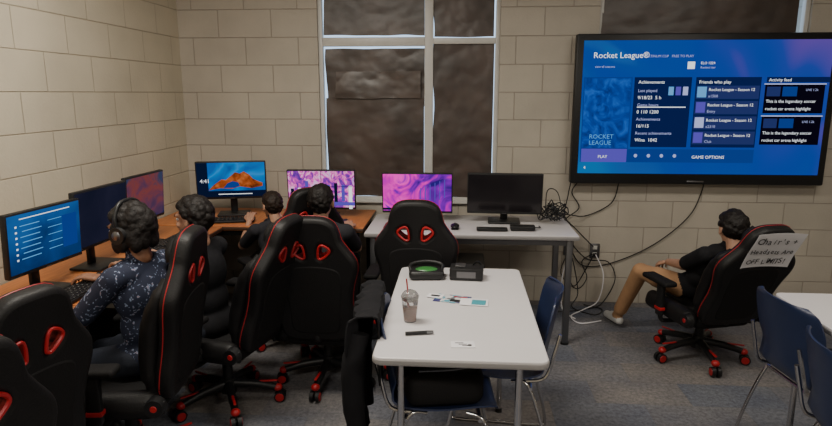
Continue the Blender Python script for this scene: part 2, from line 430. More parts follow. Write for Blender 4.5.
def gaming_chair(name, loc, yaw, recline=8, hz=0.0, base_yaw=10, arms=True):
    b = MB()
    for i in range(5):
        a = R(base_yaw + 72 * i); d = Vector((math.cos(a), math.sin(a), 0)); sd = Vector((-d.y, d.x, 0))
        rz = Matrix.Rotation(a, 4, 'Z')
        b.tube([Vector((0, 0, .115)) + d * .02, Vector((0, 0, .105)) + d * .14, Vector((0, 0, .078)) + d * .25], [.024, .022, .019], M_black, n=10, k=4)
        b.box(d * .18 + Vector((0, 0, .118)), (.15, .014, .008), M_red, .003, rot=rz)
        b.sph(d * .255 + Vector((0, 0, .078)), (.024, .024, .02), M_red)
        c = d * .265 + Vector((0, 0, .03))
        for q in (-1, 1):
            b.cyl(c + sd * q * .006, c + sd * q * .026, .03, .03, M_black, 18)
            b.cyl(c + sd * q * .0255, c + sd * q * .0285, .023, .021, M_red, 14)
        b.cyl(c + Vector((0, 0, .01)), d * .255 + Vector((0, 0, .07)), .009, .009, M_black, 8)
    b.cyl((0, 0, .07), (0, 0, .15), .04, .034, M_black, 20)
    b.cyl((0, 0, .15), (0, 0, .26), .026, .026, M_black, 16)
    b.cyl((0, 0, .24), (0, 0, .34 + hz), .015, .015, M_gmetal, 16)
    b.box((0, -.01, .335 + hz), (.20, .24, .03), M_black, .008)
    b.tube([(.1, 0, .33 + hz), (.2, .01, .335 + hz), (.27, .01, .34 + hz)], .006, M_black)
    z = .395 + hz
    b.box((0, .02, z), (.36, .46, .09), M_leather2, .035, 3)
    for q in (-1, 1):
        b.box((q * .205, .01, z + .018), (.10, .44, .11), M_leather, .042, 4, Matrix.Rotation(q * R(-14), 4, 'Y'))
        b.tube([(q * .168, -.19, z + .058), (q * .165, 0, z + .05), (q * .168, .2, z + .052), (q * .175, .235, z + .03)], .0045, M_red)
    b.box((0, .22, z - .005), (.40, .08, .085), M_leather, .035, 3)
    b.sph((0, -.215, .42 + hz), (.03, .04, .04), M_black)
    for q in (-1, 1):
        b.box((q * .235, -.17, z + .02), (.022, .15, .06), M_black, .01)
        b.cyl((q * .225, -.205, .42 + hz), (q * .262, -.205, .42 + hz), .042, .036, M_black, 20)
        b.cyl((q * .262, -.205, .42 + hz), (q * .264, -.205, .42 + hz), .014, .012, M_red, 16)
    keep = b.M.copy(); b.M = backrest_matrix(recline, hz)
    b.plate([outline, slotR, slotL], .075, .022, M_leather)
    for sl in (slotR, slotL):
        for yy in (-.034, .034):
            b.tube([(p.x, yy, p.y) for p in sl[::2]], .0062, M_red, closed=True, k=2, n=6)
        b.grid(lambda u, v, sl=sl: Vector((sl[int(u * len(sl)) % len(sl)].x * 1.0, -.034 + .068 * v, sl[int(u * len(sl)) % len(sl)].y)), len(sl), 1, M_red)
    pan = catmull([(x_, z_ * KZ, 0) for x_, z_ in [(.0, .05), (.12, .07), (.135, .2), (.15, .36), (.13, .455), (0, .48), (-.13, .455), (-.15, .36), (-.135, .2), (-.12, .07)]], 4, True)
    b.plate([pan], .080, .012, M_leather2)
    b.tube([(p.x * 1.0, .014, p.y) for p in outline[2:-2:2]], .0022, M_red, k=1, n=6, closed=True)
    S = lambda x_, y_, z_: (x_, y_, z_ * KZ)
    for q in (-1, 1):
        b.tube([S(q * .165, .045, .05), S(q * .172, .065, .14), S(q * .168, .075, .26), S(q * .18, .07, .38), S(q * .185, .05, .48), S(q * .15, .035, .55)], [.024, .034, .038, .038, .034, .028, .02], M_leather, n=12, k=4)
        b.tube([S(q * .14, .050, .08), S(q * .138, .064, .2), S(q * .145, .066, .35), S(q * .16, .05, .47)], .004, M_red, n=6)
        b.tube([S(q * .105, .035, .62), S(q * .10, .045, .66), S(q * .075, .04, .71)], .02, M_leather, n=10)
    b.box((0, .05, .15), (.26, .06, .15), M_leather, .028, 3)
    b.M = keep
    if arms:
        for q in (-1, 1):
            b.tube([(q * .16, .0, .34 + hz), (q * .26, .0, .345 + hz), (q * .285, .0, .40 + hz)], .014, M_black, n=8)
            b.box((q * .285, .0, .48 + hz), (.03, .055, .20), M_black, .008)
            b.box((q * .285, .0, .425 + hz), (.036, .062, .02), M_red, .004)
            b.box((q * .283, .03, .595 + hz), (.085, .25, .032), M_leather2, .014, 3)
    return b.finish(name, loc, yaw)

chairs = {
 'C': ((-1.40, 2.28, 0), 97, 9, .0, 20),
 'A': ((-1.56, 1.66, 0), 78, 8, -.03, 30),
 'B': ((-1.35, 1.19, 0), 74, 8, .02, 0),
 'D': ((-1.20, 2.86, 0), 77, 17, -.02, 5),
 'E': ((-.73, 3.17, 0), 0, 9, -.06, 50),
 'F': ((-.215, 3.38, 0), -2, 6, -.02, 12),
 'H': ((-1.06, 3.70, 0), 40, 6, -.02, 40),
 'G': ((1.50, 3.62, 0), 15, 25, -.08, 40),
}
for k in 'CABDEFHG':
    l, y, rc, hz, by = chairs[k]
    gaming_chair('gaming_chair', l, y, rc, hz, by)

# handwritten sign hung on the reclined chair
l, y, rc, hz, _ = chairs['G']
Mg = Matrix.Translation(l) @ Matrix.Rotation(R(y), 4, 'Z') @ backrest_matrix(rc, hz)
b = MB()
T = Matrix.Rotation(R(2), 4, 'Y')
b.M = Mg @ Matrix.Translation((.0, -.043, .575)) @ T
def pf(u, v):
    x = (u - .5) * .29; zz = (v - .5) * .225
    return Vector((x, -.004 - .012 * (u * 2 - 1) ** 2 + .004 * math.sin(v * 5), zz))
b.grid(pf, 16, 8, M_paperw, .0008)
rr = random.Random(5)
for i, (s_, sz, pitch) in enumerate((("Chair's +", .050, .0285), ("Headsets Are", .042, .0225), ("OFF LIMITS!", .046, .0240))):
    x_ = -pitch * (len(s_) - 1) / 2
    for ch in s_:
        if ch != ' ':
            Mc = Matrix.Translation((x_, 0, .050 - i * .064 + rr.uniform(-.003, .003))) @ Matrix.Rotation(R(rr.uniform(-9, 9)), 4, 'Y')
            b.text(ch, 0, 0, sz * rr.uniform(.9, 1.1), -.021, M_ink, M=Mc, align='CENTER', bold=.0006)
        x_ += pitch * (.65 if ch in " 'I!t" else 1.0)
b.finish('paper_sign')

# ------------------------------------------------------------ plastic stacking chairs
def plastic_chair(name, loc, yaw):
    b = MB()
    prof = [(.215, .425, .17), (.205, .445, .195), (.15, .452, .21), (0, .44, .215), (-.12, .44, .20), (-.175, .455, .185), (-.20, .50, .175), (-.212, .55, .185), (-.225, .62, .212), (-.24, .70, .218), (-.255, .76, .205), (-.262, .785, .185), (-.266, .80, .145)]
    P = catmull(prof, 4)
    def fn(u, v):
        i = min(int(round(u * (len(P) - 1))), len(P) - 1); p = P[i]; t = v * 2 - 1
        back = min(max((p.y - .46) / .1, 0), 1)
        return Vector((t * p.z, p.x + back * .045 * t * t, p.y + (1 - back) * .018 * t ** 4))
    b.grid(fn, len(P) - 1, 16, M_navy, .007)
    for q in (-1, 1):
        b.tube([(q * .175, .10, .43), (q * .20, .17, .40), (q * .215, .215, .20), (q * .22, .23, .04), (q * .22, .20, .011), (q * .22, 0, .011), (q * .22, -.2, .011), (q * .22, -.23, .04), (q * .212, -.19, .22), (q * .19, -.12, .42), (q * .175, -.05, .43)], .0075, M_chrome, n=10)
        b.tube([(q * .17, -.10, .43), (q * .165, -.19, .45), (q * .16, -.225, .56), (q * .155, -.245, .64)], .008, M_chrome, n=8)
    b.tube([(-.2, .15, .41), (.2, .15, .41)], .008, M_chrome, k=1); b.tube([(-.2, -.13, .41), (.2, -.13, .41)], .008, M_chrome, k=1)
    return b.finish(name, loc, yaw)
plastic_chair('plastic_stacking_chair', (.195, 2.54, 0), 86)
plastic_chair('plastic_stacking_chair', (-.07, 2.26, 0), -86)
plastic_chair('plastic_stacking_chair', (1.56, 2.47, 0), -84)
plastic_chair('plastic_stacking_chair', (1.47, 1.96, 0), -98)

# black jacket draped on the left chair's back
b = MB()
def jk(u, v):
    s_ = u * .95; t = v * 2 - 1
    w_ = .20 + .03 * math.sin(u * 3.1)
    if s_ < .62: z_ = .20 + s_; x_ = -.035 - .02 * math.sin(u * 4)
    elif s_ < .70: a = (s_ - .62) / .08 * math.pi; z_ = .81 + .02 * math.sin(a); x_ = -.035 * math.cos(a)
    else: z_ = .80 - (s_ - .70); x_ = .035
    p = Vector((t * 2.2, u * 3, 1.7))
    k = noise.noise(p * 1.6) * .035 + .018 * math.sin(t * 9 + u * 3)
    return Vector((x_ - abs(k) if x_ < 0 else x_ + abs(k) * .3, t * w_ + .02 * noise.noise(p), z_ + .03 * noise.noise(Vector((t * 3, 0, 5))) * (1 - u)))
b.grid(jk, 50, 36, M_shirtk, .006)
for q in (-1, 1):
    b.tube([(-.04, q * .18, .75), (-.06, q * .20, .64), (-.065, q * .19, .48), (-.05, q * .16, .28)], [.04, .045, .042, .036], M_shirtk, n=12)
b.finish('black_jacket', (-.332, 2.25, 0), 4)

# black backpack lying on that chair's seat
b = MB()
b.box((0, 0, .075), (.30, .34, .15), M_leather2, .05, 4); b.box((.02, -.02, .15), (.20, .26, .05), M_leather2, .022, 3)
b.tube([(-.13, -.13, .12), (-.17, -.10, .09), (-.17, 0, .03), (-.13, .05, .02)], .012, M_black); b.tube([(-.10, .17, .13), (-.05, .19, .16), (.0, .17, .13)], .008, M_black)
b.tube([(-.1, -.16, .155), (.05, -.17, .165), (.13, -.1, .16), (.14, .08, .16)], .004, M_gmetal, n=6)
b.finish('black_backpack', (-.06, 2.22, .46), 8)

# ------------------------------------------------------------ monitors
def monitor(name, loc, yaw, w, h, zc, img, tilt=0, extra=None):
    b = MB()
    b.box((0, .04, .008), (.22, .17, .014), M_black, .006)
    b.box((0, .075, (zc) / 2), (.05, .02, zc), M_black, .006)
    b.box((0, .045, zc), (.10, .05, .10), M_black, .01)
    b.M = Matrix.Translation((0, 0, zc)) @ Matrix.Rotation(R(tilt), 4, 'X') @ Matrix.Translation((0, 0, -zc))
    b.box((0, 0, zc), (w, .028, h), M_black, .006)
    b.box((0, .02, zc), (w * .7, .03, h * .6), M_black, .012)
    b.rect(0, zc + .004, w - .016, h - .026, -.0146, img)
    if extra: extra(b, w - .016, h - .026, zc + .004)
    b.box((0, -.0145, zc - h / 2 + .006), (.03, .002, .003), M_gmetal)
    return b.finish(name, loc, yaw)

I_blue = img_mat('screen_blue_menu', [(.2, (.003, .02, .08)), (.5, (.005, .05, .20)), (.8, (.012, .11, .36))], 5, az=1.4, off=-.35, strength=1.0)
I_off_reflect = img_mat('screen_off_painted_reflection', [(.3, (.006, .008, .02)), (.7, (.018, .018, .04))], 3, strength=.9)  # switched-off panel: its bluish reflection is painted in as a faint glow
I_red = img_mat('screen_sunset', [(.3, (.02, .03, .10)), (.48, (.14, .05, .10)), (.62, (.26, .06, .06)), (.75, (.05, .06, .13))], 7, az=.8, off=-.2, strength=.7, dist=1)
I_sky = img_mat('screen_sky_blue', [(.3, (.0, .02, .10)), (.46, (.0, .09, .35)), (.60, (.01, .24, .65)), (.75, (.0, .10, .4))], 4, az=1.2, off=-.26, strength=1.0)
I_orange = img_mat('screen_orange_rock', [(.3, (.08, .02, .01)), (.5, (.42, .08, .015)), (.65, (.62, .16, .04)), (.8, (.6, .3, .13))], 22, strength=.8, detail=6)
I_city = img_mat('screen_city', [(.25, (.02, .02, .2)), (.42, (.22, .03, .42)), (.52, (.8, .10, .5)), (.62, (1, .5, .8)), (.75, (.1, .2, .8))], 22, strength=1.1, dist=1.5, stretch=(1, 1, .8), detail=6)
I_pink = img_mat('screen_magenta', [(.28, (.02, .005, .15)), (.42, (.18, .0, .40)), (.52, (.62, .006, .42)), (.62, (.95, .03, .55)), (.74, (.12, .01, .4))], 5, ax=-.5, strength=1.3, dist=2.0, detail=3)
E_white = emis('screen_text_white', (.9, .95, 1), 1.2)
E_cyan = emis('screen_text_cyan', (.15, .5, 1), .8)
E_dk = emis('screen_panel_dark', (.004, .008, .03), 1)
E_mid = emis('screen_panel_blue', (.006, .04, .24), 1)
E_pur = emis('screen_button_purple', (.10, .07, .50), 1)

def x_menu(b, w, h, z):
    for i in range(7):
        b.rect(-w * .22 + .01 * (i % 2), z + h * .30 - i * h * .095, w * .26, .004, -.0155, E_cyan)
        b.rect(-w * .40, z + h * .30 - i * h * .095, .010, .008, -.0155, E_white)
    for i in range(5): b.rect(w * .12, z + h * .28 - i * h * .13, w * .2, .003, -.0155, E_cyan)
    b.rect(0, z + h * .42, w * .7, .004, -.0155, E_white)
    b.rect(w * .34, z, w * .22, h * .6, -.0150, E_mid)
def x_rock(b, w, h, z):
    P = [(-.34, -.30), (-.26, -.14), (-.14, .02), (-.08, .00), (.0, .12), (.06, .22), (.13, .18), (.19, .24), (.27, .14), (.32, .02), (.40, -.06), (.46, -.10), (.46, -.20), (.3, -.26), (.12, -.20), (.0, -.27), (-.16, -.24)]
    b.poly([(p[0] * w, z + p[1] * h) for p in P], -.0152, I_orange)
    P2 = [(-.12, -.24), (-.06, -.10), (.02, -.04), (.10, -.08), (.12, -.18), (.02, -.24)]
    b.poly([(p[0] * w, z + p[1] * h) for p in P2], -.0156, E_mid)
    b.rect(0, z - h * .41, w, h * .18, -.0156, E_dk)
    b.rect(-w * .42, z, w * .16, h * 1.0, -.0154, E_dk)
    b.text('4:41', -w * .46, z - h * .08, .04, -.016, E_white); b.rect(w * .05, z - h * .42, w * .5, .005, -.0162, E_white)
def x_city(b, w, h, z):
    for i in range(9):
        b.rect(-w * .44 + i * w * .11, z - h * .12 + random.uniform(-.03, .03), w * .05, h * random.uniform(.3, .7), -.0152, random.choice([E_dk, E_pur, E_white, E_pur]))
    b.rect(0, z - h * .40, w, h * .10, -.0156, E_pur); b.rect(w * .0, z, .004, h, -.0158, E_dk); b.rect(w * .25, z + .02, w * .44, .004, -.0158, E_dk)
def x_pink(b, w, h, z):
    for i in range(6):
        b.rect(w * .05 + i * w * .07, z - .03 + .012 * i, .006, h * .5, -.0152, E_pur)
    b.rect(-w * .2, z - h * .45, w * .6, h * .06, -.0154, E_dk)

DZ = .741
monitor('desktop_monitor', (-1.82, 2.45, DZ), 85, .43, .275, .258, I_blue, 3, x_menu)
monitor('desktop_monitor', (-1.82, 2.875, DZ), 88, .43, .295, .270, I_off_reflect, 3)
monitor('desktop_monitor', (-1.82, 3.31, DZ), 88, .40, .28, .285, I_red, 3)
monitor('desktop_monitor', (-1.64, 4.20, DZ), 14, .49, .275, .262, I_sky, 3, x_rock)
monitor('desktop_monitor', (-.98, 4.20, DZ), 2, .49, .29, .20, I_city, 4, x_city)
monitor('desktop_monitor', (-.285, 4.10, DZ), 0, .49, .285, .20, I_pink, 4, x_pink)
monitor('desktop_monitor', (.315, 4.08, DZ), -3, .51, .285, .205, M_off, 6)

# ------------------------------------------------------------ wall-mounted TV
b = MB(); TW, TH = 1.80, 1.07
b.box((0, .03, 0), (TW, .07, TH), M_black, .012)
b.box((0, .045, 0), (1.2, .075, .6), M_black, .01)
b.box((0, .065, 0), (.6, .07, .4), M_gmetal, .005)
I_tv = img_mat('screen_tv_background', [(.18, (.006, .15, .42)), (.34, (.003, .06, .33)), (.48, (.006, .05, .33)), (.62, (.02, .05, .34)), (.76, (.12, .06, .34)), (.86, (.26, .09, .36)), (.96, (.05, .12, .42))], 1.3, ax=.22, az=.24, an=.8, off=.04, strength=1.0, dist=1.2, detail=1)
sw, sh = 1.70, .945
b.rect(0, .015, sw, sh, -.0065, I_tv)
X = lambda u: (u - 702) * .0071
Z = lambda v: (108.5 - v) * .0074 + .015
def R4(u0, v0, u1, v1, y, m): b.rect((X(u0) + X(u1)) / 2, (Z(v0) + Z(v1)) / 2, X(u1) - X(u0), Z(v0) - Z(v1), y, m)
E_art = img_mat('screen_cover_art', [(.3, (.002, .025, .18)), (.5, (.004, .05, .32)), (.7, (.015, .11, .5))], 9, strength=1.0, dist=2)
E_pan = emis('screen_panel_navy', (.004, .012, .075), 1)
E_blk = emis('screen_panel_black', (.003, .002, .008), 1)
E_lilac = emis('screen_text_lilac', (.45, .5, .85), 1)
E_pan2 = emis('screen_tile_slate', (.02, .03, .13), 1)
b.text('Rocket League\u00ae', X(592), Z(61), .058, -.0095, E_white)
b.text('PLATINUM CUP   FREE TO PLAY', X(642), Z(60.5), .024, -.0095, E_lilac)
b.rect(X(688), Z(68), .05, .05, -.009, E_white); b.text('ELO 1224', X(697), Z(67), .024, -.0095, E_white); b.text('Ranked tier', X(697), Z(71), .022, -.0095, E_lilac)
b.text('view all seasons', X(594), Z(70), .022, -.0095, E_lilac)
R4(585, 80, 631, 147, -.0085, E_art); R4(585, 148, 631, 161, -.0085, E_pur); b.text('PLAY', X(602), Z(157), .03, -.0095, E_white)
for q in ((585, 79, 631, 80), (585, 147, 631, 148), (584, 79, 585, 161), (631, 79, 632, 161)): R4(*q, -.009, E_mid)
b.text('ROCKET', X(592), Z(138), .045, -.0095, E_cyan); b.text('LEAGUE', X(592), Z(144), .045, -.0095, E_cyan)
R4(634, 79, 690, 146, -.008, E_pan)
b.text('Achievements', X(638), Z(85), .032, -.0095, E_white)
for i, s_ in enumerate(('Last played', '9/18/23  5 h', 'Game hours', '0 110 1200', 'Achievements', '16/115', 'Recent achievements', 'Wins  1042')):
    b.text(s_, X(638), Z(93 + i * 6.8), .030 if i % 2 == 0 else .034, -.0095, E_lilac if i % 2 == 0 else E_white)
for i in range(3): R4(668 + i * 7, 88, 673 + i * 7, 96, -.009, (E_cyan, E_pur, E_lilac)[i])
R4(638, 107, 686, 107.8, -.009, E_white)
R4(694, 79, 757, 146, -.008, E_pan)
b.text('Friends who play', X(697), Z(85), .032, -.0095, E_white)
for i in range(4):
    R4(695, 87 + i * 14.5, 756, 99.5 + i * 14.5, -.0084, E_pan2)
    R4(696, 88 + i * 14.5, 705, 98 + i * 14.5, -.009, (E_cyan, E_pur, E_lilac, E_pur)[i])
    b.text('Rocket League - Season 12', X(707), Z(92 + i * 14.5), .029, -.0095, E_white)
    b.text(('x1500', 'Entry', 'x2310', 'Club')[i], X(707), Z(98 + i * 14.5), .027, -.0095, E_lilac)
R4(762, 79, 822, 84, -.008, E_pan)
b.text('Activity feed', X(764), Z(83), .03, -.0095, E_white)
for v0 in (86, 116):
    R4(761, v0, 818, v0 + 27, -.0085, E_blk)
    R4(760, v0 - 1, 819, v0, -.009, E_lilac)
    R4(763, v0 + 2, 776, v0 + 11, -.009, E_pan2); R4(778, v0 + 2, 792, v0 + 11, -.009, E_mid)
    for j in range(2): b.text(('This is the legendary soccer', 'rocket car arena highlight')[j], X(763), Z(v0 + 17 + j * 7), .030, -.0095, E_white)
    b.text('LIVE 1.2k', X(800), Z(v0 + 6), .022, -.0095, E_lilac)
R4(632, 148, 757, 161, -.008, E_mid)
for i in range(4): b.sph((X(640 + i * 13), -.009, Z(154.5)), (.013, .001, .013), E_lilac, n=10)
b.text('GAME OPTIONS', X(696), Z(157), .032, -.0095, E_white)
b.text('4', X(588), Z(168), .03, -.0095, E_white)
b.box((0, -.008, -TH / 2 + .022), (.12, .004, .012), M_gmetal, .002)
b.finish('wall_mounted_television', (1.725, 4.49, 1.497), 0)

# ------------------------------------------------------------ people
def remesh(parts, voxel, smooth=6):
    bm = bmesh.new()
    for p in parts:
        tb = bmesh.new()
        if p[0] == 'c':   # capsule chain
            _, a, c, r1, r2 = p; a = Vector(a); c = Vector(c); d = c - a; n = max(3, int(d.length / (min(r1, r2) * .5)) + 1)
            for i in range(n + 1):
                t = i / n
                m4 = Matrix.Translation(a + d * t) @ Matrix.Scale(r1 + (r2 - r1) * t, 4)
                bmesh.ops.create_icosphere(tb, subdivisions=2, radius=1, matrix=m4)
        else:
            _, c, r, rot = p
            m4 = Matrix.Translation(c) @ (rot if rot is not None else Matrix()) @ Matrix.Diagonal((*r, 1))
            bmesh.ops.create_icosphere(tb, subdivisions=3, radius=1, matrix=m4)
        me = bpy.data.meshes.new('t'); tb.to_mesh(me); tb.free(); bm.from_mesh(me); bpy.data.meshes.remove(me)
    me = bpy.data.meshes.new('r'); bm.to_mesh(me); bm.free()
    ob = bpy.data.objects.new('r', me)
    m = ob.modifiers.new('v', 'REMESH'); m.mode = 'VOXEL'; m.voxel_size = voxel
    s_ = ob.modifiers.new('s', 'SMOOTH'); s_.iterations = smooth; s_.factor = .5
    return eval_mesh(ob)

def ik(a, c, l1, l2, pole):
    a = Vector(a); c = Vector(c); d = c - a; L_ = min(d.length, (l1 + l2) * .985); n = d.normalized(); c2 = a + n * L_
    x = (l1 * l1 - l2 * l2 + L_ * L_) / (2 * L_); h = math.sqrt(max(l1 * l1 - x * x, 0))
    pole = Vector(pole); pp = (pole - n * pole.dot(n)).normalized()
    return a + n * x + pp * h, c2

def person(name, loc, yaw, s=.9, lean=5, head_yaw=0, head_pitch=0, hands=((-.14, .33, .36), (.14, .33, .36)), feet=((-.10, .36, -.36), (.10, .36, -.36)),
           knees=None, shirt=M_shirtk, sleeve='short', pants=M_jean, shoe=M_shoek, skin=M_skin, hair=M_hair, hair_len=0.0, curl=.022, phones=False, side=0):
    b = MB(); V = Vector
    la = R(lean); up = V((math.sin(R(side)), math.sin(la), math.cos(la))).normalized()
    Rl = Matrix.Rotation(-la, 4, 'X')
    P = V((0, 0, .10 * s)); waist = P + up * .14 * s; chest = P + up * .30 * s; nb = P + up * .445 * s; shc = P + up * .405 * s
    hc = nb + up * .04 * s + V((0, .025 * s, .115 * s))
    SH = [shc + V((q * .165 * s, 0, 0)) for q in (-1, 1)]
    HIP = [P + V((q * .085 * s, .02, -.01)) for q in (-1, 1)]
    parts = [('e', P, (.155 * s, .12 * s, .105 * s), None), ('e', waist, (.135 * s, .10 * s, .13 * s), Rl), ('e', chest, (.155 * s, .108 * s, .155 * s), Rl),
             ('c', SH[0] * .75 + SH[1] * .25, SH[1] * .75 + SH[0] * .25, .072 * s, .072 * s), ('c', SH[0], SH[1], .055 * s, .055 * s),
             ('c', nb - up * .03 * s, hc - V((0, .012, .04)) * s, .055 * s, .046 * s)]
    segs = [('shirt', P - up * .02, shc, .14 * s), ('shirt', SH[0], SH[1], .07 * s), ('skin', nb + up * .03 * s, hc, .052 * s)]
    WR = []; EL = []
    for i, q in enumerate((-1, 1)):
        el, wr = ik(SH[i], V(hands[i]), .27 * s, .235 * s, (q * .5, -.35, -1))
        parts += [('c', SH[i], el, .056 * s, .043 * s), ('c', el, wr, .041 * s, .027 * s)]
        md = SH[i].lerp(el, .8)
        if sleeve == 'short':
            segs += [('shirt', SH[i], md, .052 * s), ('skin', md.lerp(el, .6), el, .042 * s), ('skin', el, wr, .034 * s)]
            parts += [('c', SH[i], md, .060 * s, .054 * s)]
        else:
            segs += [('shirt', SH[i], el, .05 * s), ('shirt', el, wr, .034 * s)]; parts += [('c', el, el.lerp(wr, .9), .046 * s, .036 * s)]
        EL.append(el); WR.append(wr)
    for i, q in enumerate((-1, 1)):
        an = V(feet[i])
        if knees: kn = V(knees[i])
        else: kn, an = ik(HIP[i], an, .40 * s, .40 * s, (q * .1, 1, 1))
        parts += [('c', HIP[i], kn, .085 * s, .062 * s), ('c', kn, an, .060 * s, .042 * s), ('c', HIP[i], kn.lerp(HIP[i], .4), .09 * s, .08 * s)]
        if knees: parts += [('c', kn, kn.lerp(an, .85), .066 * s, .056 * s)]
        sh = (kn - an); fd = V((an.x - HIP[i].x, abs(an.y - HIP[i].y) + .15, 0)).normalized() if knees is None else V(((an - kn).x, (an - kn).y, 0)).normalized()
        heel = an + V((0, 0, -.035 * s)) - fd * .03 * s; toe = an + V((0, 0, -.045 * s)) + fd * .15 * s
        parts += [('c', heel, toe, .037 * s, .033 * s), ('c', an - V((0, 0, .02)), (an + toe) / 2, .038 * s, .034 * s)]
        segs += [('pants', HIP[i], kn, .08 * s), ('pants', kn, an + sh.normalized() * .02, .05 * s), ('shoe', heel, toe, .038 * s), ('shoe', an - V((0, 0, .03)), (an + toe) / 2, .034 * s)]
    me = remesh(parts, .0095 * s, 5)
    mm = {'shirt': shirt, 'skin': skin, 'pants': pants, 'shoe': shoe}
    n = len(me.polygons); cen = np.empty(n * 3); me.polygons.foreach_get('center', cen); cen = cen.reshape(-1, 3)
    D = []
    for lab, a, c, r in segs:
        a = np.array(a); c = np.array(c); d = c - a; t = np.clip(((cen - a) @ d) / (d @ d), 0, 1)
        D.append(np.linalg.norm(cen - (a + t[:, None] * d), axis=1) - r)
    idx = np.argmin(np.array(D), axis=0)
    lut = np.array([b.mi(mm[sg[0]]) for sg in segs], dtype=np.int32)
    me.polygons.foreach_set('material_index', lut[idx].astype(np.int32))
    b.put_mesh(me)
    Hm = Matrix.Translation(hc) @ Matrix.Rotation(R(head_yaw), 4, 'Z') @ Matrix.Rotation(R(-head_pitch), 4, 'X') @ Matrix.Scale(s * 1.02, 4)
    b.M = Hm
    hp = [('e', V((0, -.012, .022)), (.074, .092, .086), None), ('e', V((0, .018, -.03)), (.060, .070, .082), None), ('e', V((0, .045, -.082)), (.040, .042, .030), None),
          ('c', (0, .086, .005), (0, .106, -.028), .008, .012), ('c', (-.012, .098, -.032), (.012, .098, -.032), .008, .008),
          ('e', V((-.077, -.008, -.010)), (.010, .020, .031), None), ('e', V((.077, -.008, -.010)), (.010, .020, .031), None),
          ('c', (-.045, .066, .024), (.045, .066, .024), .012, .012), ('e', V((.035, .06, -.03)), (.025, .022, .02), None), ('e', V((-.035, .06, -.03)), (.025, .022, .02), None),
          ('c', (0, -.02, -.05), (0, -.03, -.13), .05, .05)]
    b.put_mesh(remesh(hp, .006, 3), skin)
    for q in (-1, 1):
        b.sph((q * .031, .074, .002), (.014, .010, .009), M_eye, n=12); b.sph((q * .031, .082, .002), (.006, .004, .006), M_iris, n=10)
        b.tube([(q * .015, .086, .022), (q * .032, .088, .027), (q * .05, .078, .022)], .0035, hair, n=6)
    b.sph((0, .086, -.058), (.022, .010, .005), M_lip); b.sph((0, .085, -.066), (.019, .010, .005), M_lip)
    rr = random.Random(11 + int(loc[0] * 100))
    hpz = [('e', V((0, -.024, .034)), (.080, .088, .085), None)]
    k = 0
    while k < 230:
        d = V((rr.gauss(0, 1), rr.gauss(0, 1), rr.gauss(0, 1))).normalized()
        if d.y > .25 and d.z < .48: continue
        if d.z < -.35 and d.y > -.2: continue
        if abs(d.x) > .8 and d.z < .0 and d.y > -.3: continue
        c = V((d.x * .074, d.y * .090 - .012, d.z * .088 + .020)); r0 = rr.uniform(.7, 1.2) * curl
        hpz.append(('e', c, (r0, r0, r0), None)); k += 1
    if hair_len > 0:
        for j in range(110):
            a = rr.uniform(-2.0, 2.0); t = rr.random()
            c = V((math.sin(a) * (.078 + .012 * t), -math.cos(a) * .080 - .012, .01 - t * hair_len))
            r0 = curl * rr.uniform(.9, 1.2); hpz.append(('e', c, (r0 * .8, r0 * .8, r0 * 1.6), None))
    b.put_mesh(remesh(hpz, .005, 2), hair)
    if phones:
        b.tube([(-.098, -.01, .0), (-.098, -.01, .07), (-.05, -.01, .128), (.05, -.01, .128), (.098, -.01, .07), (.098, -.01, .0)], .009, M_black)
        for q in (-1, 1):
            b.cyl((q * .082, -.01, -.01), (q * .112, -.01, -.01), .042, .038, M_black, 20); b.cyl((q * .112, -.01, -.01), (q * .115, -.01, -.01), .022, .02, M_gmetal, 16)
    for i, q in enumerate((-1, 1)):
        fw = (WR[i] - EL[i]).normalized(); fw = (fw + V((0, .2, -.15))).normalized()
        xx = fw.cross(V((0, 0, 1)));
        if xx.length < .2: xx = V((1, 0, 0))
        xx.normalize(); zz = xx.cross(fw)
        Mh = Matrix((( *xx, 0), (*fw, 0), (*zz, 0), (0, 0, 0, 1))).transposed()
        b.M = Matrix.Translation(WR[i]) @ Mh @ Matrix.Scale(s, 4)
        ps = [('c', (-.022, .02, 0), (-.026, .075, 0), .014, .012), ('c', (0, .01, 0), (0, .082, .002), .017, .012), ('c', (.022, .02, 0), (.026, .075, 0), .014, .012), ('c', (0, -.03, 0), (0, .02, 0), .026, .019)]
        for fx, ln, sp_ in ((-.031, .9, -.10), (-.0105, 1.0, -.03), (.0105, .95, .03), (.031, .76, .10)):
            fxx = fx * -q; a0 = 0; p = V((fxx, .082, 0)); r0 = .0092
            for kk, sl in enumerate((.034, .024, .019)):
                a0 += (22, 30, 22)[kk]
                nx = p + V((sp_ * -q * sl, math.cos(R(a0)) * sl * ln, -math.sin(R(a0)) * sl * ln))
                ps.append(('c', p, nx, r0, r0 - .0008)); p = nx; r0 -= .0008
        p = V((-.026 * -q, .022, -.004)); q1 = V((-.050 * -q, .052, -.014)); q2 = V((-.054 * -q, .078, -.024)); q3 = V((-.048 * -q, .098, -.034))
        ps += [('c', p, q1, .014, .0115), ('c', q1, q2, .011, .010), ('c', q2, q3, .010, .0085)]
        b.put_mesh(remesh(ps, .0042, 2), skin)
    b.M = Matrix()
    return b.finish(name, loc, yaw, sharp=60)

